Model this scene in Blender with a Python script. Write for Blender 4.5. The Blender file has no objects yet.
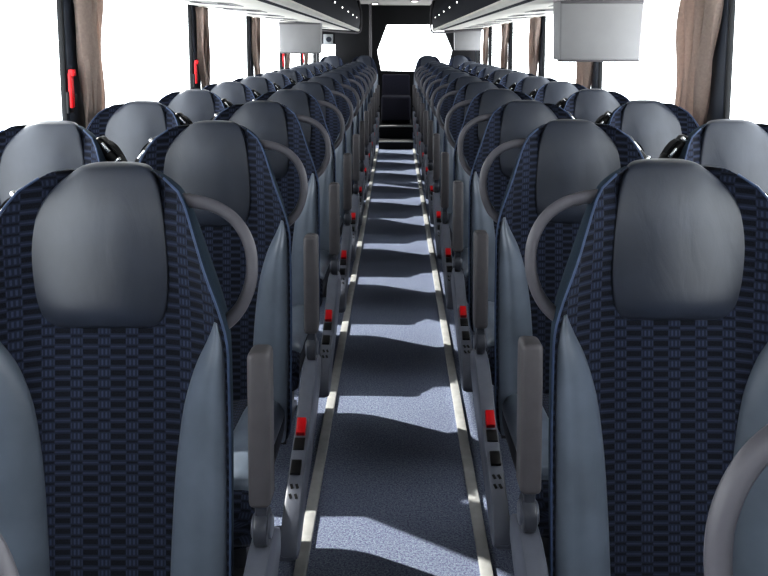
import bpy, bmesh, math, random
from mathutils import Vector, Matrix
random.seed(7)
SC = bpy.context.scene
COL = SC.collection
PI = math.pi
EYE = 1.35          # eye height above the aisle
PITCH = 0.80        # distance between seat rows

# ------------------------------------------------------------------ materials
def srgb(r, g, b):
    f = lambda c: (c/12.92 if c <= .04045 else ((c+.055)/1.055)**2.4)
    return (f(r/255), f(g/255), f(b/255), 1.0)

class NT:
    def __init__(self, name):
        self.m = bpy.data.materials.new(name); self.m.use_nodes = True
        self.t = self.m.node_tree; self.t.nodes.clear()
        self.out = self.n('ShaderNodeOutputMaterial')
    def n(self, t, **kw):
        x = self.t.nodes.new(t)
        for k, v in kw.items(): setattr(x, k, v)
        return x
    def l(self, a, b): self.t.links.new(a, b)
    def math(self, op, a, b=None, c=None, clamp=False):
        x = self.n('ShaderNodeMath', operation=op, use_clamp=clamp)
        for i, v in enumerate((a, b, c)):
            if v is None: continue
            if isinstance(v, (int, float)): x.inputs[i].default_value = v
            else: self.l(v, x.inputs[i])
        return x.outputs[0]
    def mix(self, fac, a, b):
        x = self.n('ShaderNodeMix', data_type='RGBA')
        for s, v in ((x.inputs['Factor'], fac), (x.inputs[6], a), (x.inputs[7], b)):
            if isinstance(v, (int, float, tuple)): s.default_value = v
            else: self.l(v, s)
        return x.outputs[2]
    def noise(self, scale, detail=2.0, coord='Object', rough=.5):
        tc = self.n('ShaderNodeTexCoord'); x = self.n('ShaderNodeTexNoise')
        x.inputs['Scale'].default_value = scale; x.inputs['Detail'].default_value = detail
        x.inputs['Roughness'].default_value = rough
        self.l(tc.outputs[coord], x.inputs['Vector']); return x.outputs['Fac']
    def ramp(self, v, lo, hi):
        x = self.n('ShaderNodeMapRange'); self.l(v, x.inputs['Value'])
        x.inputs['From Min'].default_value = lo; x.inputs['From Max'].default_value = hi
        return x.outputs['Result']
    def bsdf(self, col, rough=.5, metal=0.0, spec=.5, bump=None, bstr=.2, bdist=.01, sheen=0, coat=0, emit=None, estr=0):
        p = self.n('ShaderNodeBsdfPrincipled')
        for k, v in (('Base Color', col), ('Roughness', rough), ('Metallic', metal), ('Specular IOR Level', spec), ('Sheen Weight', sheen), ('Coat Weight', coat)):
            if isinstance(v, (int, float, tuple)): p.inputs[k].default_value = v
            else: self.l(v, p.inputs[k])
        if emit: p.inputs['Emission Color'].default_value = emit; p.inputs['Emission Strength'].default_value = estr
        if bump is not None:
            b = self.n('ShaderNodeBump'); b.inputs['Strength'].default_value = bstr; b.inputs['Distance'].default_value = bdist
            self.l(bump, b.inputs['Height']); self.l(b.outputs[0], p.inputs['Normal'])
        self.l(p.outputs[0], self.out.inputs['Surface']); return self.m

def mat_plain(name, c, rough=.5, var=.12, scale=14, **kw):
    t = NT(name); n = t.noise(scale, 4)
    d = tuple(max(0, v*(1-var)) for v in c[:3]) + (1,); e = tuple(min(1, v*(1+var)) for v in c[:3]) + (1,)
    return t.bsdf(t.mix(t.ramp(n, .3, .7), d, e), rough, **kw)

def mat_weave(name, light, mid, dark):
    """staggered dark blocks with fine vertical ticks between, laid out in metres by the UV map"""
    t = NT(name)
    uv = t.n('ShaderNodeUVMap'); s = t.n('ShaderNodeSeparateXYZ'); t.l(uv.outputs[0], s.inputs[0])
    U = t.math('DIVIDE', s.outputs[0], .0492); V = t.math('DIVIDE', s.outputs[1], .0186)
    def block(u0, v0, hw, hh):
        a = t.math('ABSOLUTE', t.math('SUBTRACT', t.math('FRACT', t.math('ADD', U, u0)), .5))
        b = t.math('ABSOLUTE', t.math('SUBTRACT', t.math('FRACT', t.math('ADD', V, v0)), .5))
        a = t.math('DIVIDE', t.math('SUBTRACT', hw, a), .04, clamp=True)
        b = t.math('DIVIDE', t.math('SUBTRACT', hh, b), .12, clamp=True)
        return t.math('MULTIPLY', a, b)
    A = block(0, 0, .29, .31)                   # big dark blocks
    B = block(.5, .5, .22, .17)                  # thin dark bars between the light tick cells
    tick = t.math('LESS_THAN', t.math('ABSOLUTE', t.math('SUBTRACT', t.math('FRACT', t.math('MULTIPLY', U, 7.0)), .5)), .24)
    lightcell = block(.5, 0, .23, .33)
    line = block(0, .5, .30, .12)
    n = t.noise(700, 2, 'UV')
    c = t.mix(t.math('MULTIPLY', t.math('MULTIPLY', lightcell, tick), .75), mid, light)
    c = t.mix(t.math('MULTIPLY', line, .6), c, light)
    c = t.mix(t.math('MULTIPLY', B, .85), c, dark)
    c = t.mix(A, c, dark)
    c = t.mix(t.math('MULTIPLY', t.ramp(n, .35, .7), .5), c, t.mix(.5, c, light))
    h = t.math('SUBTRACT', 1.0, t.math('MAXIMUM', A, B))
    return t.bsdf(c, .85, spec=.2, bump=h, bstr=.35, bdist=.003, sheen=.12)

def mat_leather(name, c, rough=.42):
    t = NT(name); n1 = t.noise(9, 3); n2 = t.noise(420, 2)
    tc = t.n('ShaderNodeTexCoord'); mp = t.n('ShaderNodeMapping'); t.l(tc.outputs['Object'], mp.inputs[0])
    mp.inputs['Scale'].default_value = (14, 8, 6); mp.inputs['Rotation'].default_value = (0, .6, .3)
    w = t.n('ShaderNodeTexNoise'); w.inputs['Scale'].default_value = 1.0; w.inputs['Detail'].default_value = 3; w.inputs['Distortion'].default_value = 1.6
    t.l(mp.outputs[0], w.inputs['Vector'])
    h = t.math('ADD', t.math('MULTIPLY', w.outputs['Fac'], .9), t.math('MULTIPLY', n2, .05))
    d = tuple(v*.82 for v in c[:3])+(1,); e = tuple(v*1.15 for v in c[:3])+(1,)
    return t.bsdf(t.mix(t.ramp(n1, .3, .7), d, e), rough, spec=.95, bump=h, bstr=.10, bdist=.010)

def mat_carpet(name, c1, c2, c3):
    t = NT(name); n1 = t.noise(160, 2, rough=.7); n2 = t.noise(330, 1); n3 = t.noise(3, 3)
    c = t.mix(t.ramp(n1, .42, .58), c1, c2)
    c = t.mix(t.math('MULTIPLY', t.ramp(n2, .60, .68), .8), c, c3)
    c = t.mix(t.math('MULTIPLY', t.ramp(n3, .35, .7), .25), c, c1)
    return t.bsdf(c, .95, spec=.1, bump=n1, bstr=.5, bdist=.004)

def mat_metal(name, c, rough=.35):
    t = NT(name)
    return t.bsdf(c, t.ramp(t.noise(40, 3), -1, 3) if rough is None else rough, metal=.85)

def mat_glass(name):
    t = NT(name); tr = t.n('ShaderNodeBsdfTransparent'); gl = t.n('ShaderNodeBsdfGlossy')
    tr.inputs[0].default_value = (.97, .985, .98, 1); gl.inputs['Roughness'].default_value = .02
    mx = t.n('ShaderNodeMixShader'); fr = t.n('ShaderNodeLayerWeight'); fr.inputs[0].default_value = .5
    t.l(t.math('ADD', t.math('MULTIPLY', t.math('POWER', fr.outputs['Facing'], 5.0), .25), .02), mx.inputs[0]); t.l(tr.outputs[0], mx.inputs[1]); t.l(gl.outputs[0], mx.inputs[2])
    t.l(mx.outputs[0], t.out.inputs['Surface']); return t.m

def mat_curtain(name, c1, c2):
    t = NT(name); n = t.noise(90, 3)
    p = t.n('ShaderNodeBsdfPrincipled'); t.l(t.mix(n, c1, c2), p.inputs['Base Color']); p.inputs['Roughness'].default_value = .9
    p.inputs['Sheen Weight'].default_value = .2
    tl = t.n('ShaderNodeBsdfTranslucent'); t.l(t.mix(n, c1, c2), tl.inputs[0])
    mx = t.n('ShaderNodeMixShader'); mx.inputs[0].default_value = .45
    t.l(p.outputs[0], mx.inputs[1]); t.l(tl.outputs[0], mx.inputs[2]); t.l(mx.outputs[0], t.out.inputs['Surface']); return t.m

M = {}
M['weave'] = mat_weave('seat_weave', srgb(68, 77, 100), srgb(39, 45, 62), srgb(13, 14, 21))
M['bench'] = mat_plain('bench_cloth', srgb(34, 34, 50), .95, .2, 120)
M['felt'] = mat_plain('seat_shell_felt', srgb(34, 52, 68), .95, .25, 220)
M['leather'] = mat_leather('seat_leather', srgb(50, 56, 70), .40)
M['bolster'] = mat_leather('seat_bolster_leather', srgb(112, 121, 134), .38)
M['piping'] = mat_plain('seat_piping', srgb(74, 90, 120), .6, .15, 60)
M['plastic'] = mat_plain('grey_plastic', srgb(98, 95, 98), .48, .06, 30)
M['handle'] = mat_plain('handle_plastic', srgb(112, 110, 116), .38, .06, 30)
M['panel'] = mat_plain('panel_plastic', srgb(108, 111, 122), .40, .06, 30)
M['hinge'] = mat_plain('hinge_plastic', srgb(74, 76, 84), .3, .08, 30)
M['black'] = mat_plain('black_plastic', srgb(14, 14, 17), .4, .1, 30)
M['strap'] = mat_plain('belt_webbing', srgb(18, 18, 22), .8, .2, 300)
M['chrome'] = mat_metal('chrome', (.75, .76, .78, 1), .25)
M['red'] = mat_plain('red_plastic', srgb(205, 18, 30), .35, .05, 20)
M['carpet'] = mat_carpet('aisle_carpet', srgb(114, 116, 144), srgb(150, 162, 178), srgb(206, 214, 226))
M['alu'] = mat_plain('edge_trim', srgb(192, 191, 190), .45, .1, 25)
M['wall'] = mat_plain('side_lining', srgb(70, 70, 78), .8, .1, 8)
M['pillar'] = mat_plain('pillar_lining', srgb(56, 62, 74), .55, .1, 8)
M['rubber'] = mat_plain('window_gasket', srgb(20, 22, 26), .6, .1, 30)
M['ceil'] = mat_plain('ceiling_lining', srgb(176, 172, 166), .85, .06, 10)
M['rackpale'] = mat_plain('rack_underside', srgb(232, 228, 220), .7, .06, 6)
M['rackgrey'] = mat_plain('rack_service_panel', srgb(150, 148, 146), .6, .1, 10)
M['navy'] = mat_plain('rack_fascia_navy', srgb(16, 19, 32), .7, .1, 10, spec=.12)
M['monitor'] = mat_plain('monitor_shell', srgb(146, 145, 146), .55, .04, 9)
M['dark'] = mat_plain('rear_lining_dark', srgb(20, 20, 25), .7, .15, 10)
M['glass'] = mat_glass('window_glass')
M['curtain'] = mat_curtain('curtain_cloth', srgb(176, 158, 150), srgb(206, 190, 180))
M['steel'] = mat_plain('seat_leg_metal', srgb(70, 72, 78), .4, .1, 20)
t_ = NT('lamp_lens'); M['lamp'] = t_.bsdf((.9, .9, .92, 1), .3, emit=(1, .97, .92, 1), estr=3.0)
M['signface'] = mat_plain('sign_face', srgb(186, 190, 192), .5, .05, 20)

# ------------------------------------------------------------------ mesh helpers
def obj(name, bm, m, parent=None, smooth=True, sub=0):
    me = bpy.data.meshes.new(name)
    bmesh.ops.recalc_face_normals(bm, faces=bm.faces)
    bm.to_mesh(me); bm.free()
    for mm in (m if isinstance(m, (list, tuple)) else [m]): me.materials.append(mm)
    for p in me.polygons: p.use_smooth = smooth
    o = bpy.data.objects.new(name, me); COL.objects.link(o)
    if parent: o.parent = parent
    if sub:
        md = o.modifiers.new('subdivision', 'SUBSURF'); md.levels = sub; md.render_levels = sub
    elif smooth:
        try: me.set_sharp_from_angle(angle=math.radians(40))
        except Exception: pass
    return o

def empty(name, loc=(0, 0, 0)):
    o = bpy.data.objects.new(name, None); COL.objects.link(o); o.location = loc; o.empty_display_size = .1; return o

def tag(o, label, cat, group=None):
    o['label'] = label; o['category'] = cat
    if group: o['group'] = group
    return o

def struct(o, label=None, cat=None):
    o['kind'] = 'structure'
    if label: o['label'] = label
    if cat: o['category'] = cat
    return o

def box(bm, x0, x1, y0, y1, z0, z1, bev=0.0, seg=2, M4=None):
    r = bmesh.ops.create_cube(bm, size=1.0)
    vs = r['verts']
    for v in vs:
        v.co = Vector((x0+(v.co.x+.5)*(x1-x0), y0+(v.co.y+.5)*(y1-y0), z0+(v.co.z+.5)*(z1-z0)))
    geo = vs
    if bev:
        es = list({e for v in vs for e in v.link_edges})
        rr = bmesh.ops.bevel(bm, geom=es, offset=bev, segments=seg, profile=.5, affect='EDGES')
        geo = list({v for f in rr['faces'] for v in f.verts} | {v for v in vs if v.is_valid})
    if M4 is not None:
        for v in geo: v.co = M4 @ v.co
    return geo

def tube(bm, pts, r, n=10, cap=True, flat=1.0, flat_axis=None):
    pts = [Vector(p) for p in pts]; rings = []
    up = Vector((0, 0, 1))
    prev = None
    for i, p in enumerate(pts):
        d = (pts[min(i+1, len(pts)-1)] - pts[max(i-1, 0)]).normalized()
        if prev is None:
            a = d.cross(up)
            if a.length < 1e-3: a = d.cross(Vector((0, 1, 0)))
            a.normalize()
        else:
            a = prev - d*prev.dot(d); a.normalize()
        prev = a; b = d.cross(a)
        ri = r(i/(len(pts)-1)) if callable(r) else r
        rings.append([bm.verts.new(p + (a*math.cos(2*PI*k/n) + b*math.sin(2*PI*k/n)*flat)*ri) for k in range(n)])
    for i in range(len(rings)-1):
        for k in range(n):
            bm.faces.new((rings[i][k], rings[i][(k+1) % n], rings[i+1][(k+1) % n], rings[i+1][k]))
    if cap: bm.faces.new(rings[0][::-1]); bm.faces.new(rings[-1])

def spline(pts, n=8):
    """Catmull-Rom through the points"""
    P = [Vector(p) for p in pts]; P = [2*P[0]-P[1]] + P + [2*P[-1]-P[-2]]; out = []
    for i in range(1, len(P)-2):
        for k in range(n):
            t = k/n; a, b, c, d = P[i-1], P[i], P[i+1], P[i+2]
            out.append(.5*((2*b)+(c-a)*t+(2*a-5*b+4*c-d)*t*t+(3*b-a-3*c+d)*t**3))
    out.append(P[-2]); return out

def prism(bm, prof, x0, x1, bev=0, seg=2):
    """profile in (y,z) extruded along x"""
    a = [bm.verts.new((x0, y, z)) for y, z in prof]; b = [bm.verts.new((x1, y, z)) for y, z in prof]
    n = len(prof); fs = [bm.faces.new(a[::-1]), bm.faces.new(b)]
    for i in range(n): fs.append(bm.faces.new((a[i], a[(i+1) % n], b[(i+1) % n], b[i])))
    if bev:
        bmesh.ops.recalc_face_normals(bm, faces=fs)
        es = list({e for f in fs[:2] for e in f.edges})
        bmesh.ops.bevel(bm, geom=es, offset=bev, segments=seg, profile=.5, affect='EDGES')

def cyl(bm, c, axis, r, h, n=20, bev=0):
    q = Vector((0, 0, 1)).rotation_difference(Vector(axis)).to_matrix().to_4x4()
    res = bmesh.ops.create_cone(bm, cap_ends=True, segments=n, radius1=r, radius2=r, depth=h, matrix=Matrix.Translation(Vector(c)) @ q)
    if bev:
        es = [e for e in {e for v in res['verts'] for e in v.link_edges} if any(len(f.verts) > 4 for f in e.link_faces)]
        bmesh.ops.bevel(bm, geom=es, offset=bev, segments=2, profile=.5, affect='EDGES')

def interp(tab, z):
    if z <= tab[0][0]: return tab[0][1]
    for (a, va), (b, vb) in zip(tab, tab[1:]):
        if z <= b:
            t = (z-a)/(b-a); return va+(vb-va)*t
    return tab[-1][1]
def smooth_interp(tab, z):
    return (interp(tab, z-.012)+interp(tab, z)*2+interp(tab, z+.012))/4

# ------------------------------------------------------------------ the seat
# local frame: +Y to the rear of the bus (the back leans that way), origin on the floor under the raised armrest line
HALF = [(.26, .212), (.34, .222), (.60, .224), (.83, .223), (.87, .220), (.91, .211), (.965, .195), (1.02, .178), (1.06, .162), (1.09, .146), (1.107, .131), (1.120, .110), (1.130, .080)]
WING = [(.26, .035), (.45, .048), (.70, .055), (.86, .070), (.96, .078), (1.04, .064), (1.09, .036), (1.13, .006)]
THICK = [(.26, .10), (.60, .105), (.9, .085), (1.06, .07), (1.092, .06), (1.13, .042)]
TAN = math.tan(math.radians(7.0))
Y0 = .055
def base_y(z): return Y0 + (z-.40)*TAN
LEAN = 0.0
def lean(z): return LEAN*min(1, max(0, (1.0-z)/.16))
def front(u, z):
    w = smooth_interp(HALF, z); a = abs(u)
    k = max(0, (a-.40)/.60)
    return Vector((u*w+lean(z), base_y(z) - smooth_interp(WING, z)*k**1.8, z))

def make_backrest(parent):
    bm = bmesh.new(); uvl = bm.loops.layers.uv.new('UVMap')
    zs = [.26, .29, .34, .42, .50, .58, .66, .74, .80, .85, .89, .93, .97, 1.01, 1.05, 1.075, 1.092, 1.105, 1.116, 1.125, 1.130]
    us = [-1, -.97, -.9, -.8, -.7, -.6, -.5, -.4, -.25, 0, .25, .4, .5, .6, .7, .8, .9, .97, 1]
    rings = []
    for z in zs:
        w = smooth_interp(HALF, z); th = interp(THICK, z); rg = [bm.verts.new(front(u, z)+Vector((0, .024*min(1, max(0, (z-1.05)/.06))*(1-abs(u)**4), 0))) for u in us]
        nfront = len(rg)
        ye = front(1, z).y
        for u in (1.0, .96, .85, .6, .3, 0, -.3, -.6, -.85, -.96, -1.0):
            yy = base_y(z) + th*(1-.75*abs(u)**5)
            if abs(u) == 1.0: yy = ye + .022
            rg.append(bm.verts.new((u*w*.995+lean(z), yy, z)))
        rings.append(rg)
    n = len(rings[0]); ff = []
    for i in range(len(rings)-1):
        for k in range(n):
            f = bm.faces.new((rings[i][k], rings[i][(k+1) % n], rings[i+1][(k+1) % n], rings[i+1][k]))
            f.material_index = 0 if k < nfront-1 else 1
    bm.faces.new(rings[0][::-1]).material_index = 1
    bm.faces.new(rings[-1]).material_index = 0
    for f in bm.faces:
        for l in f.loops: l[uvl].uv = (l.vert.co.x, l.vert.co.z)
    return obj('backrest', bm, [M['weave'], M['felt']], parent, sub=1)

# outline of the leather head pad: (height, half width), and how far it bulges out of the back
PAD = [(.850, .066, .078), (.854, .082, .094), (.862, .096, .104), (.880, .108, .112), (.91, .115, .117), (.95, .119, .118), (.99, .119, .116), (1.03, .114, .113), (1.06, .105, .109), (1.085, .092, .104), (1.105, .075, .099), (1.119, .060, .093), (1.130, .044, .084)]   # height, half width on the far side, half width on the aisle side
def make_headrest(s, parent):
    bm = bmesh.new(); rings = []; z0, z1 = PAD[0][0], PAD[-1][0]
    us = [-1, -.97, -.88, -.7, -.45, -.15, .15, .45, .7, .88, .97, 1]
    for z, wf, wa in PAD:
        f = (z-z0)/(z1-z0)
        bl = .026*min(1, f/.10)**.5
        if f > .7: bl -= .012*((f-.7)/.3)**2
        rg = []
        wa, wf = wa*1.05, wf*1.06
        def px(u): return s*u*wa if u > 0 else s*u*wf
        hw = max(.05, smooth_interp(HALF, z))
        for u in us:
            fy = front(px(u)/hw, z).y
            rg.append(bm.verts.new((px(u), fy + .004 - bl*(1-abs(u)**3.0) - .003, z)))
        for u in (.95, .5, 0, -.5, -.95):
            rg.append(bm.verts.new((px(u), base_y(z)+.045, z)))
        rings.append(rg)
    last = [v.co.copy() for v in rings[-1]]; cx = sum(c.x for c in last)/len(last); cy = base_y(1.13)+.022
    for zt, sc in ((1.136, .88), (1.1395, .6), (1.141, .25)):          # rolls over the top
        rings.append([bm.verts.new((cx+(c.x-cx)*sc, cy+(c.y-cy)*sc, zt)) for c in last])
    n = len(rings[0])
    for i in range(len(rings)-1):
        for k in range(n): bm.faces.new((rings[i][k], rings[i][(k+1) % n], rings[i+1][(k+1) % n], rings[i+1][k]))
    bm.faces.new(rings[0][::-1]); bm.faces.new(rings[-1])
    o = obj('headrest', bm, M['leather'], parent, sub=1)
    o.location.x = -s*.005
    return o

BI = [(.27, .46), (.42, .47), (.60, .51), (.72, .58), (.80, .70), (.85, .83), (.882, .925)]
BO = [(.27, .965), (.42, .972), (.72, .972), (.81, .970), (.882, .950)]
def make_bolster(s, parent):
    bm = bmesh.new(); zs = [.27, .30, .36, .44, .52, .60, .66, .72, .77, .80, .83, .85, .872, .882]; rows = []
    nn = 9
    for i, z in enumerate(zs):
        ui, uo = smooth_interp(BI, z), interp(BO, z); r = []
        for k in range(nn):
            t = k/(nn-1); u = ui+(uo-ui)*t; p = front(s*u, z)
            h = .020*min(1, (uo-ui)/.25)*(1-abs(2*t-1)**2.6)
            if 5 <= k <= 5: h -= .004
            r.append((p.x, p.y-.003-h, z))
        rows.append(r)
    V = [[bm.verts.new(c) for c in r] for r in rows]
    B = [[bm.verts.new((c[0], front(s*(smooth_interp(BI, c[2])+(interp(BO, c[2])-smooth_interp(BI, c[2]))*k/(nn-1)), c[2]).y+.008, c[2])) for k, c in enumerate(r)] for r in rows]
    for i in range(len(V)-1):
        for k in range(nn-1):
            bm.faces.new((V[i][k], V[i][k+1], V[i+1][k+1], V[i+1][k])); bm.faces.new((B[i][k+1], B[i][k], B[i+1][k], B[i+1][k+1]))
        for k in (0, nn-1): bm.faces.new((V[i][k], V[i+1][k], B[i+1][k], B[i][k]))
    for i in (0, len(V)-1):
        for k in range(nn-1): bm.faces.new((V[i][k], V[i][k+1], B[i][k+1], B[i][k]))
    return obj('side_bolster', bm, M['bolster'], parent, sub=1)

def make_piping(s, parent):
    bm = bmesh.new()
    pts = []
    for i in range(40):
        z = .30+(1.118-.30)*i/39; p = front(s, z); pts.append((p.x, p.y-.001, z))
    tube(bm, pts, .0024, 6); return obj('piping', bm, M['piping'], parent)

def cush_top(y): return .375 + (.412-.375)*min(1, max(0, (.06-y)/.46))
def make_cushion(parent):
    bm = bmesh.new(); uvl = bm.loops.layers.uv.new('UVMap')
    ys = [.09, .05, -.05, -.15, -.25, -.35, -.41, -.445, -.46, -.462]; rings = []
    for j, y in enumerate(ys):
        zt = cush_top(y) - (.0, 0, 0, 0, 0, 0, .006, .020, .045, .10)[j]; zb = .245
        rg = []
        for x, dz in ((-.215, -.06), (-.217, -.02), (-.205, 0), (-.17, .006), (-.13, .004), (-.06, -.004), (0, -.006), (.06, -.004), (.13, .004), (.17, .006), (.205, 0), (.217, -.02), (.215, -.06)):
            rg.append(bm.verts.new((x, y, max(zb+.01, zt+dz))))
        for x in (.205, .1, 0, -.1, -.205): rg.append(bm.verts.new((x, y if j < 7 else y+.02*(j-6), zb)))
        rings.append(rg)
    n = len(rings[0])
    for i in range(len(rings)-1):
        for k in range(n): bm.faces.new((rings[i][k], rings[i][(k+1) % n], rings[i+1][(k+1) % n], rings[i+1][k]))
    bm.faces.new(rings[0]); bm.faces.new(rings[-1][::-1])
    for f in bm.faces:
        for l in f.loops: l[uvl].uv = (l.vert.co.x + (l.vert.co.z if abs(f.normal.x) > .7 else 0), l.vert.co.y+l.vert.co.z*.7)
    return obj('cushion', bm, M['weave'], parent, sub=1)

def make_cushion_bolster(s, parent):
    bm = bmesh.new(); ys = [.03, -.05, -.15, -.25, -.35, -.41, -.44]; rows = []
    for j, y in enumerate(ys):
        zt = cush_top(y)-(.012 if j == 6 else 0.003 if j == 5 else 0)
        rows.append([(s*x, y, zt+dz) for x, dz in ((.110, .000), (.118, .012), (.15, .022), (.185, .020), (.208, .010), (.221, -.012), (.219, -.03), (.19, -.03), (.14, -.02))])
    V = [[bm.verts.new(c) for c in r] for r in rows]; n = len(V[0])
    for i in range(len(V)-1):
        for k in range(n): bm.faces.new((V[i][k], V[i][(k+1) % n], V[i+1][(k+1) % n], V[i+1][k]))
    bm.faces.new(V[0]); bm.faces.new(V[-1][::-1])
    return obj('cushion_bolster', bm, M['bolster'], parent, sub=1)

def make_handle(s, parent):
    bm = bmesh.new()
    P = [(.10, 1.070), (.150, 1.078), (.20, 1.067), (.238, 1.040), (.261, .995), (.263, .942), (.247, .896), (.220, .866), (.185, .848)]
    pts = [(s*x, base_y(z)-.012+(.03 if i in (0, 8) else 0), z) for i, (x, z) in enumerate(P)]
    tube(bm, spline(pts, 6), lambda t: .0084+.004*abs(2*t-1)**3, 12, flat=1.3)
    return obj('grab_handle', bm, M['handle'], parent)

def make_armrest(s, parent):
    xc = s*(.293 if s > 0 else .279)
    bm = bmesh.new()
    R = Matrix.Translation((xc, 0, .62)) @ Matrix.Rotation(math.radians(-3), 4, 'X') @ Matrix.Translation((-xc, 0, -.62))
    box(bm, xc-.0185, xc+.0185, -.028, .030, .590, .852, .010, 3, R)
    a = obj('armrest', bm, M['plastic'], parent)
    bm = bmesh.new(); box(bm, xc-.010, xc+.010, -.016, .018, .520, .62, .004); cyl(bm, (xc, 0, .545), (1, 0, 0), .032, .024, 22, .005)
    p = obj('pivot', bm, M['hinge'], a)
    bm = bmesh.new(); cyl(bm, (xc, 0, .545), (1, 0, 0), .020, .034, 18, .003)
    obj('pivot_cap', bm, M['panel'], a)
    return a

def make_side_panel(s, parent):
    xc = s*(.290 if s > 0 else .277)
    top = [(.10, .48), (.05, .510), (.02, .516), (-.03, .515), (-.08, .500), (-.15, .462), (-.22, .420), (-.33, .383), (-.41, .352), (-.455, .325), (-.478, .297), (-.482, .272)]
    bot = [(-.468, .256), (-.425, .252), (-.36, .275), (-.27, .305), (-.16, .335), (-.05, .37), (.05, .41), (.10, .44)]
    bm = bmesh.new(); prism(bm, top+bot, xc-.019, xc+.019, .007, 2)
    p = obj('side_panel', bm, M['panel'], parent)
    def on_top(y, h, wx, ly, name, m):
        ax = [q[0] for q in top]
        for (ya, za), (yb, zb) in zip(top, top[1:]):
            if yb <= y <= ya:
                z = za+(zb-za)*(ya-y)/(ya-yb); ang = math.atan2(za-zb, ya-yb); break
        M4 = Matrix.Translation((xc - s*.002, y, z)) @ Matrix.Rotation(ang, 4, 'X')
        b = bmesh.new(); box(b, -wx, wx, -ly, ly, -.008, h, .002, 2, M4); return obj(name, b, m, p)
    on_top(-.213, .016, .0110, .021, 'recline_button', M['red'])
    on_top(-.258, .004, .0130, .018, 'button_recess', M['black'])
    on_top(-.325, .006, .0120, .020, 'footrest_lever', M['black'])
    for dy in (-.372, -.396):
        ax = top
        for dx in (-.006, .006):
            for (ya, za), (yb, zb) in zip(top, top[1:]):
                if yb <= dy <= ya: z = za+(zb-za)*(ya-dy)/(ya-yb); ang = math.atan2(za-zb, ya-yb)
            b = bmesh.new(); box(b, -.003, .003, -.006, .006, -.004, .0012, 0, 1, Matrix.Translation((xc+dx, dy, z)) @ Matrix.Rotation(ang, 4, 'X') @ Matrix.Rotation(.35, 4, 'Z'))
            obj('vent_slot', b, M['black'], p)
    bm = bmesh.new(); xi = xc - s*.045
    box(bm, min(xi, xc+s*.016), max(xi, xc+s*.016), -.476, -.415, .252, .305, .012, 3)
    obj('end_cap', bm, M['panel'], p)
    return p

def make_leg(s, parent):
    bm = bmesh.new()
    prism(bm, [(-.28, 0), (.02, 0), (.02, .02), (-.06, .05), (-.08, .25), (-.20, .25), (-.20, .05), (-.28, .02)], s*.12-.025, s*.12+.025, .004)
    return obj('leg', bm, M['steel'], parent)

def make_belt(s, parent):
    """shoulder belt guide riding on the shoulder, on side s"""
    bm = bmesh.new(); x, z = s*.158, 1.044; y = base_y(z)+.018
    R = Matrix.Translation((x, y, z)) @ Matrix.Rotation(s*math.radians(50), 4, 'Y')
    box(bm, -.050, .050, -.022, .030, -.002, .030, .010, 3, R)
    g = obj('belt_guide', bm, M['black'], parent)
    bm = bmesh.new()
    box(bm, -.030, .004, -.027, -.019, .018, .028, .003, 2, R)
    box(bm, .030, .040, -.027, -.014, .006, .034, .003, 2, R)
    obj('belt_tongue', bm, M['chrome'], g)
    bm = bmesh.new()
    pts = spline([(s*.140, y+.035, 1.070), (s*.160, y+.01, 1.082), (s*.188, y+.01, 1.055), (s*.208, y+.035, .985), (s*.212, y+.065, .88), (s*.208, y+.07, .70), (s*.200, y+.06, .45)], 6)
    prev = None
    for p in pts:
        a = bm.verts.new(p+Vector((0, -.020, 0))); b = bm.verts.new(p+Vector((0, .020, 0))); c = bm.verts.new(p+Vector((s*.0035, .020, .001))); d = bm.verts.new(p+Vector((s*.0035, -.020, .001)))
        if prev:
            for k in range(4): bm.faces.new((prev[k], prev[(k+1) % 4], (a, b, c, d)[(k+1) % 4], (a, b, c, d)[k]))
        else: bm.faces.new((a, b, c, d))
        prev = (a, b, c, d)
    bm.faces.new(prev[::-1])
    obj('strap', bm, M['strap'], g)
    return g

def make_seat(s, aisle):
    """s: +1 when the aisle lies on the seat's +X side"""
    global LEAN
    LEAN = s*.011 if aisle else 0.0
    r = empty('bus_seat')
    make_backrest(r); make_headrest(s, r)
    for k in (-1, 1): make_bolster(k, r); make_piping(k, r); make_cushion_bolster(k, r); make_leg(k, r)
    make_cushion(r)
    if aisle: make_handle(s, r); make_armrest(s, r); make_side_panel(s, r); make_belt(-s, r)
    else: make_belt(s, r)
    return r

def copy_tree(o, parent=None):
    c = o.copy(); COL.objects.link(c)
    if parent is not None: c.parent = parent
    for ch in list(o.children): copy_tree(ch, c)
    return c

ORD = ['zeroth', 'nearest', 'second', 'third', 'fourth', 'fifth', 'sixth', 'seventh', 'eighth', 'ninth', 'tenth', 'eleventh', 'last']
XA, XW = {-1: .518, 1: .508}, {-1: .969, 1: .963}
NROW = 13
for side, sx in (('left', -1), ('right', 1)):
    for aisle in (True, False):
        proto = make_seat(-sx, aisle); used = False
        for k in range(NROW):
            if not aisle and k == 0: continue
            o = copy_tree(proto) if used else proto
            used = True
            o.location = (sx*(XA[sx] if aisle else XW[sx]), .50+PITCH*k - (.04 if sx < 0 else 0) - (0 if k else (.09 if sx < 0 else .05)), 0)
            if k == 0:
                lb = f'navy bus seat cut off by the bottom {side} corner, only its grey grab handle showing'
            elif aisle:
                w = 'in the foreground, leather headrest largest of all' if k == 1 else (f'in the {ORD[k]} row from the camera' if k < 12 else 'in the last row before the rear steps')
                lb = f'navy woven {side} aisle seat {w}'
            else:
                w = 'beside the foreground seat, beyond the frame edge' if k == 1 else (f'in the {ORD[k]} row from the camera' if k < 12 else 'in the last row before the rear steps')
                lb = f'navy woven {side} window seat {w}'
            tag(o, lb, 'bus seat', f'{side} {"aisle" if aisle else "window"} seats')

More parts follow.
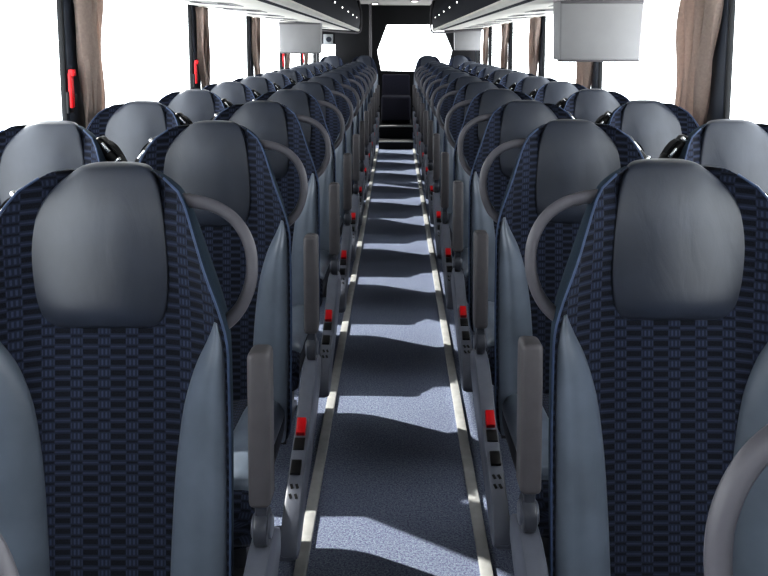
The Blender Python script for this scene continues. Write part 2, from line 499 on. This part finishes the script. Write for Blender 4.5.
# ------------------------------------------------------------------ setting
YF, YB = -2.2, 12.4           # front and rear of the saloon
WX = 1.215                    # inner face of side lining
SILL, HEAD = .80, 1.60
bm = bmesh.new(); box(bm, -1.3, 1.3, YF, YB, -.06, 0)
struct(obj('floor', bm, M['carpet'], smooth=False), 'speckled blue grey carpet of the aisle and seat platforms', 'floor')
for i, x in enumerate((-.246, .232)):
    bm = bmesh.new()
    prism(bm, [(0, 0), (.001, 0), (.001, .01), (0, .01)], 0, 1)
    bm.free(); bm = bmesh.new(); s = -1 if x < 0 else 1
    box(bm, x-.0165, x+.0165, YF+.2, 10.34, 0, .014, .004)
    struct(obj(f'trim_{i+1}', bm, M['alu']), f'pale metal edging strip along the {"left" if s < 0 else "right"} side of the aisle carpet', 'floor trim')
# steps up to the rear
n = 3
for (ya, za, zb) in ((10.36, 0, .10), (10.72, .10, .265)):
    bm = bmesh.new(); box(bm, -.225, .225, ya, YB-.1, za, zb, .0)
    o = struct(obj('step', bm, M['dark'], smooth=False), ('lower' if za == 0 else 'upper')+' dark step across the aisle at the rear', 'step')
    bm = bmesh.new(); box(bm, -.225, .225, ya-.012, ya+.03, zb-.012, zb+.006, .003)
    obj('step_nosing', bm, M['alu'], o); n += 1

def wall_side(side, s):
    bm = bmesh.new(); a, b = sorted((s*WX, s*(WX+.08)))
    box(bm, a, b, YF, YB, -.06, SILL); box(bm, a, b, YF, YB, HEAD, 2.05)
    struct(obj(f'wall_{side}', bm, M['wall'], smooth=False))
wall_side('left', -1); wall_side('right', 1)
bm = bmesh.new(); box(bm, -1.3, 1.3, YF, YB+.1, 2.0, 2.06); box(bm, -.52, .52, YF, YB, 1.95, 2.0)
struct(obj('ceiling', bm, M['ceil'], smooth=False))

PIL = [-.68, 1.17, 3.02, 4.86, 6.71, 8.56, 10.39, 12.14]
nw = 1
for side, s in (('left', -1), ('right', 1)):
    a, b = sorted((s*(WX-.015), s*(WX+.008)))
    for i, y in enumerate(PIL):
        bm = bmesh.new()
        box(bm, a, b, y-.085, y+.08, SILL-.02, HEAD+.05, .012)
        p = struct(obj('window_pillar', bm, M['pillar']), f'dark {side} window pillar', 'pillar')
        bm = bmesh.new(); 
        box(bm, a+.004 if s > 0 else a-.004, b+.004 if s > 0 else b-.004, y-.097, y-.083, SILL, HEAD, .006)
        box(bm, a+.004 if s > 0 else a-.004, b+.004 if s > 0 else b-.004, y+.078, y+.088, SILL, HEAD, .005)
        obj('gasket', bm, M['rubber'], p)
    ys = [YF+.02]+PIL
    for ya, yb in zip(ys, ys[1:]):
        bm = bmesh.new(); c = s*(WX+.004); box(bm, c-.002, c+.002, ya+.08 if ya > YF+.1 else ya, yb-.085, SILL-.01, HEAD+.01)
        struct(obj(f'window_{nw}', bm, M['glass'], smooth=False)); nw += 1

# front: unseen wall behind the camera, windscreen opening narrowed to cut frontal light
bm = bmesh.new(); box(bm, -1.3, 1.3, YF-.08, YF, -.06, 1.35); box(bm, -1.3, 1.3, YF-.08, YF, 1.75, 2.06)
for x in (-1.3, 1.2): box(bm, x, x+.1, YF-.08, YF, 1.35, 1.75)
struct(obj('wall_front', bm, M['wall'], smooth=False))
bm = bmesh.new(); box(bm, -1.2, 1.2, YF-.05, YF-.044, 1.35, 1.75); struct(obj(f'window_{nw}', bm, M['glass'], smooth=False)); nw += 1

# rear wall with its six-sided window and a small corner window
hexw = [(-.14, 1.66), (.70, 1.66), (.87, 1.27), (.79, .93), (-.23, .955), (-.29, 1.26)]
bm = bmesh.new()
def ring_wall(bm, outer, inner, y0, y1):
    n = len(inner)
    vo = [[bm.verts.new((x, y, z)) for x, z in outer] for y in (y0, y1)]; vi = [[bm.verts.new((x, y, z)) for x, z in inner] for y in (y0, y1)]
    for k in range(n):
        j = (k+1) % n
        bm.faces.new((vo[0][k], vo[0][j], vi[0][j], vi[0][k])); bm.faces.new((vo[1][k], vi[1][k], vi[1][j], vo[1][j])); bm.faces.new((vi[0][k], vi[0][j], vi[1][j], vi[1][k]))
ring_wall(bm, [(-.62, 2.05), (1.3, 2.05), (1.3, 1.27), (1.3, -.06), (-.62, -.06), (-.62, 1.26)], hexw, YB, YB+.1)
box(bm, -1.3, -.62, YB, YB+.1, -.06, 1.06); box(bm, -1.3, -.62, YB, YB+.1, 1.36, 2.05); box(bm, -1.3, -1.19, YB, YB+.1, 1.06, 1.36)
box(bm, -.9, -.62, YB, YB+.1, 1.06, 1.36)
struct(obj('wall_rear', bm, M['dark'], smooth=False))
bm = bmesh.new(); f = [bm.verts.new((x, YB+.05, z)) for x, z in hexw]; bm.faces.new(f)
struct(obj(f'window_{nw}', bm, M['glass'], smooth=False)); nw += 1
bm = bmesh.new(); box(bm, -1.2, -.89, YB+.05, YB+.055, 1.05, 1.37); struct(obj(f'window_{nw}', bm, M['glass'], smooth=False)); nw += 1

# ------------------------------------------------------------------ luggage racks
def rack(side, s):
    r = empty('luggage_rack', (s*.86, 5.0, 0))
    tag(r, f'overhead luggage rack above the {side} seats, pale underside, dark navy front', 'luggage rack', 'overhead luggage racks')
    r.location = (0, 0, 0)
    Y1 = 11.0
    def mk(name, bm, m, par=r, **k): return obj(name, bm, m, par, **k)
    # underside: shell from the wall to near the inner lip
    bm = bmesh.new()
    P = [(1.21, 1.585), (.72, 1.550), (.61, 1.545), (.61, 1.565), (.72, 1.57), (1.21, 1.61)]
    def ext(bm, P, ya, yb):
        a = [bm.verts.new((s*x, ya, z)) for x, z in P]; b = [bm.verts.new((s*x, yb, z)) for x, z in P]; n = len(P)
        bm.faces.new(a); bm.faces.new(b[::-1])
        for i in range(n): bm.faces.new((a[i], a[(i+1) % n], b[(i+1) % n], b[i]))
    ext(bm, P, YF+.3, Y1); und = mk('underside', bm, M['rackpale'], smooth=False)
    y = .2
    while y < Y1-.4:
        b = bmesh.new(); zc = 1.5664
        M4 = Matrix.Translation((s*.95, y, zc)) @ Matrix.Rotation(-s*math.atan(.035/.49), 4, 'Y')
        box(b, -.13, .13, -.17, .17, -.003, .004, .002, 1, M4); sp = mk('service_panel', b, M['rackgrey'], und)
        b = bmesh.new()
        box(b, -.10, .10, .02, .12, -.005, -.001, .001, 1, M4)
        obj('air_vent', b, M['plastic'], sp)
        for q in (-.07, .07):
            b = bmesh.new(); cyl(b, M4 @ Vector((q, -.07, -.003)), (0, 0, 1), .030, .008, 14, .001); obj('reading_lamp', b, M['black'], sp)
        y += PITCH
    bm = bmesh.new(); ext(bm, [(.62, 1.546), (.525, 1.536), (.525, 1.556), (.62, 1.566)], YF+.3, Y1); mk('channel', bm, M['navy'], smooth=False)
    bm = bmesh.new(); ext(bm, [(.53, 1.532), (.508, 1.534), (.494, 1.548), (.498, 1.562), (.53, 1.560)], YF+.3, Y1); mk('lip', bm, M['rackpale'], smooth=False)
    bm = bmesh.new(); ext(bm, [(.505, 1.56), (.485, 1.66), (.49, 1.80), (.53, 1.95), (.56, 1.95), (.52, 1.80), (.515, 1.66), (.53, 1.56)], YF+.3, Y1); fa = mk('fascia', bm, M['navy'])
    y = .25
    while y < Y1-.8:
        b = bmesh.new(); cyl(b, (s*.484, y, 1.685), (1, 0, .1*s), .0065, .014, 12, .002); obj('marker_light', b, M['lamp'], fa); y += .88
    # rounded end frame
    b = bmesh.new()
    tube(b, spline([(s*.50, Y1, 1.94), (s*.475, Y1, 1.80), (s*.472, Y1, 1.66), (s*.478, Y1, 1.56), (s*.50, Y1, 1.523), (s*.56, Y1, 1.515), (s*.8, Y1, 1.53), (s*1.19, Y1, 1.57)], 6), .012, 8)
    mk('end_frame', b, M['plastic'])
    b = bmesh.new(); box(b, min(s*.50, s*1.21), max(s*.50, s*1.21), Y1-.02, Y1, 1.56, 1.95); mk('end_panel', b, M['dark'], smooth=False)
rack('left', -1); rack('right', 1)

# ------------------------------------------------------------------ monitors (backs seen)
def monitor(x, y, label, w=.37):
    r = empty('folding_monitor', (x, y, 1.55)); tag(r, label, 'monitor', 'drop-down monitors')
    z0, z1 = 1.28, 1.556
    bm = bmesh.new()
    hw = w/2
    V = [bm.verts.new(((hw if i in (1, 2) else -hw)*(1.0 if k else .97), (-.03 if k else -.01) if i < 2 else .15, (z1 if k else z0))) for k in (0, 1) for i in (0, 1, 2, 3)]
    for f in ((0, 1, 2, 3), (4, 5, 6, 7), (0, 1, 5, 4), (1, 2, 6, 5), (2, 3, 7, 6), (3, 0, 4, 7)): bm.faces.new([V[i] for i in f])
    bmesh.ops.recalc_face_normals(bm, faces=bm.faces)
    bmesh.ops.bevel(bm, geom=list(bm.edges), offset=.010, segments=3, profile=.5, affect='EDGES')
    for v in bm.verts: v.co.z -= 1.55
    obj('shell', bm, M['monitor'], r)
    bm = bmesh.new(); box(bm, -hw*.9, hw*.9, .146, .156, z0+.03-1.55, z1-.04-1.55, .003); obj('screen', bm, M['black'], r)
    bm = bmesh.new(); box(bm, -hw*.99, hw*.99, -.032, .046, -.012, .008, .004); obj('bottom_lip' if False else 'hinge_bar', bm, M['plastic'], r)
    bm = bmesh.new(); box(bm, -hw*.965, hw*.965, -.006, .050, z0-.008-1.55, z0+.004-1.55, .004); obj('lower_bezel', bm, M['plastic'], r)
monitor(.945, 3.74, 'large grey drop-down monitor back near the right window, closest to the camera', .385)
monitor(-.885, 7.45, 'grey drop-down monitor back hanging under the left luggage rack', .385)
monitor(.99, 11.12, 'small distant monitor back under the far end of the right rack', .37)

# ------------------------------------------------------------------ curtains and emergency hammers
def curtain(side, s, i, y):
    bm = bmesh.new(); rows = []
    nz, nf = 14, 40
    sd = random.random()*6
    for j in range(nz+1):
        t = j/nz; z = 1.575+(.99-1.575)*t
        far = y+(.115 if s < 0 else .225+.05*t)+.008*math.sin(t*4+sd); wid = (.175 if s < 0 else .32)-(.08 if s < 0 else .11)*t**1.3; yc = far-wid/2
        amp = .026-.010*t
        row = []
        for k in range(nf+1):
            q = k/nf
            xx = s*(WX-.048) + s*amp*math.sin(q*PI*7+sd+.6*math.sin(3*t)) + .006*math.sin(q*40+t*9)
            yy = yc+(q-.5)*wid + .012*math.sin(q*PI*7*2+sd+t)
            row.append(bm.verts.new((xx, yy, z)))
        rows.append(row)
    for j in range(nz):
        for k in range(nf): bm.faces.new((rows[j][k], rows[j][k+1], rows[j+1][k+1], rows[j+1][k]))
    o = obj('window_curtain', bm, M['curtain'])
    md = o.modifiers.new('thickness', 'SOLIDIFY'); md.thickness = .004
    nm = ['', 'nearest', 'second', 'third', 'fourth', 'fifth'][i]
    tag(o, f'taupe curtain gathered beside the {nm} visible pillar of the {side} windows', 'curtain', 'gathered window curtains')
def hammer(i, y):
    r = empty('emergency_hammer', (-(WX-.026), y-.083, 1.20))
    nm = ['', 'nearest', 'second', 'third', 'fourth', 'fifth'][i]
    tag(r, f'red emergency hammer on the {nm} visible pillar of the left windows', 'emergency hammer', 'red emergency hammers')
    bm = bmesh.new(); box(bm, -.010, .006, -.012, .012, -.080, .050, .005, 2); box(bm, -.008, .016, -.011, .011, .036, .062, .005, 2); obj('handle', bm, M['red'], r)
    bm = bmesh.new(); box(bm, -.018, -.006, -.016, .030, -.10, -.02, .004, 2); box(bm, -.010, .008, .012, .030, -.075, -.03, .004); obj('bracket', bm, M['black'], r)
for i, y in enumerate(PIL[2:7], 1):
    for side, s in (('left', -1), ('right', 1)): curtain(side, s, i, y)
    if i != 3: hammer(i, y)

# ------------------------------------------------------------------ rear: bench seats, partition, sign, lamps
def bench(x, label, head):
    global LEAN
    LEAN = 0.0
    r = empty('bench_seat', (x, 11.45, .0)); tag(r, label, 'bus seat', 'rear bench seats')
    dz = .06
    if head:
        b = make_backrest(r); b.location.z = dz; h = make_headrest(-1 if x > 0 else 1, r); h.location.z = dz
        for k in (-1, 1): q = make_bolster(k, r); q.location.z = dz
    else:
        bm = bmesh.new(); uvl = bm.loops.layers.uv.new('UVMap'); box(bm, -.2, .2, .02, .14, .50, .93, .03, 3)
        for f in bm.faces:
            for l in f.loops: l[uvl].uv = (l.vert.co.x, l.vert.co.z)
        obj('backrest', bm, M['bench'], r)
    bm = bmesh.new(); uvl = bm.loops.layers.uv.new('UVMap'); box(bm, -.205, .205, -.42, .05, .30 if not head else .27, .64 if not head else .46, .03, 3)
    for f in bm.faces:
        for l in f.loops: l[uvl].uv = (l.vert.co.x, l.vert.co.y+l.vert.co.z)
    obj('cushion', bm, M['bench'], r)
    if head:
        bm = bmesh.new(); box(bm, -.19, .19, -.36, .06, 0, .275, .01); obj('plinth', bm, M['dark'], r)
    else:
        bm = bmesh.new(); box(bm, -.19, .19, -.36, .06, .265, .305, .005); obj('plinth', bm, M['dark'], r)
    return r
bench(0, 'low navy rear bench place at the end of the aisle, without headrest', False)
bench(.47, 'dark rear bench seat silhouetted against the rear window, right of the aisle', True)
bench(.93, 'dark rear bench seat in the right rear corner below the far monitor', True)
bench(-.47, 'navy rear bench seat left of the aisle, in front of the dark partition', True)
bench(-.93, 'navy rear bench seat in the left rear corner by the small window', True)

r = empty('partition', (-.65, 12.0, 0)); tag(r, 'tall black partition at the left rear beside the back window', 'partition')
bm = bmesh.new(); box(bm, -.25, .245, -.03, .03, 0, 1.95, .006); obj('panel', bm, M['dark'], r)
bm = bmesh.new(); tube(bm, [(.27, -.02, 0), (.27, -.02, 1.0), (.27, -.02, 1.95)], .02, 12); obj('edge_post', bm, M['plastic'], r)
r = empty('wall_sign', (-1.04, YB-.012, 1.43)); tag(r, 'small pale square plate with a dark round mark at left rear corner', 'sign')
bm = bmesh.new(); box(bm, -.075, .075, -.012, .012, -.075, .085, .006); obj('plate', bm, M['signface'], r)
bm = bmesh.new(); cyl(bm, (0.01, -.014, 0.005), (0, 1, 0), .042, .008, 20); obj('mark', bm, M['pillar'], r)
for x, y, wd in ((.25, 10.9, 'right'), (-.30, 11.6, 'left')):
    r = empty('ceiling_light', (x, y, 1.95)); tag(r, f'small round lit ceiling lamp at the rear, {wd} of the aisle', 'ceiling light', 'rear ceiling lights')
    bm = bmesh.new(); cyl(bm, (0, 0, -.008), (0, 0, 1), .055, .016, 20, .003); obj('rim', bm, M['plastic'], r)
    bm = bmesh.new(); cyl(bm, (0, 0, -.018), (0, 0, 1), .040, .012, 20, .003); obj('lens', bm, M['lamp'], r)

# ------------------------------------------------------------------ light, sky, camera
w = bpy.data.worlds.new('overcast_sky'); SC.world = w; w.use_nodes = True
nt = w.node_tree; bg = nt.nodes['Background']
bg.inputs[0].default_value = (.94, .96, 1.0, 1); bg.inputs[1].default_value = 4.0
sun = bpy.data.lights.new('sun', 'SUN'); sun.energy = 5.5; sun.angle = math.radians(.6); sun.color = (1, .97, .92)
so = bpy.data.objects.new('sun', sun); COL.objects.link(so)
EL, AZ = math.radians(40), math.radians(-34)      # travels to +X and, by AZ, towards the rear
d = Vector((math.cos(EL)*math.cos(AZ), math.cos(EL)*math.sin(AZ), -math.sin(EL)))
so.rotation_euler = d.to_track_quat('-Z', 'Y').to_euler(); so.location = (-6, 2, 6)

cam = bpy.data.cameras.new('camera'); co = bpy.data.objects.new('camera', cam); COL.objects.link(co)
cam.sensor_width = 36; cam.lens = 800/768*36
co.location = (0, 0, EYE); co.rotation_euler = (math.radians(90-7), 0, 0)
cam.shift_x = -(396-384)/768
cam.shift_y = -(288-(45+800*math.tan(math.radians(7))))/768
cam.clip_start = .02; cam.clip_end = 200
SC.camera = co
SC.view_settings.view_transform = 'Standard'; SC.view_settings.look = 'None'
SC.view_settings.exposure = .5; SC.view_settings.gamma = .80
try:
    SC.cycles.use_denoising = True; SC.cycles.max_bounces = 8; SC.cycles.diffuse_bounces = 5; SC.cycles.transparent_max_bounces = 12
    SC.cycles.sample_clamp_indirect = 6
except Exception: pass
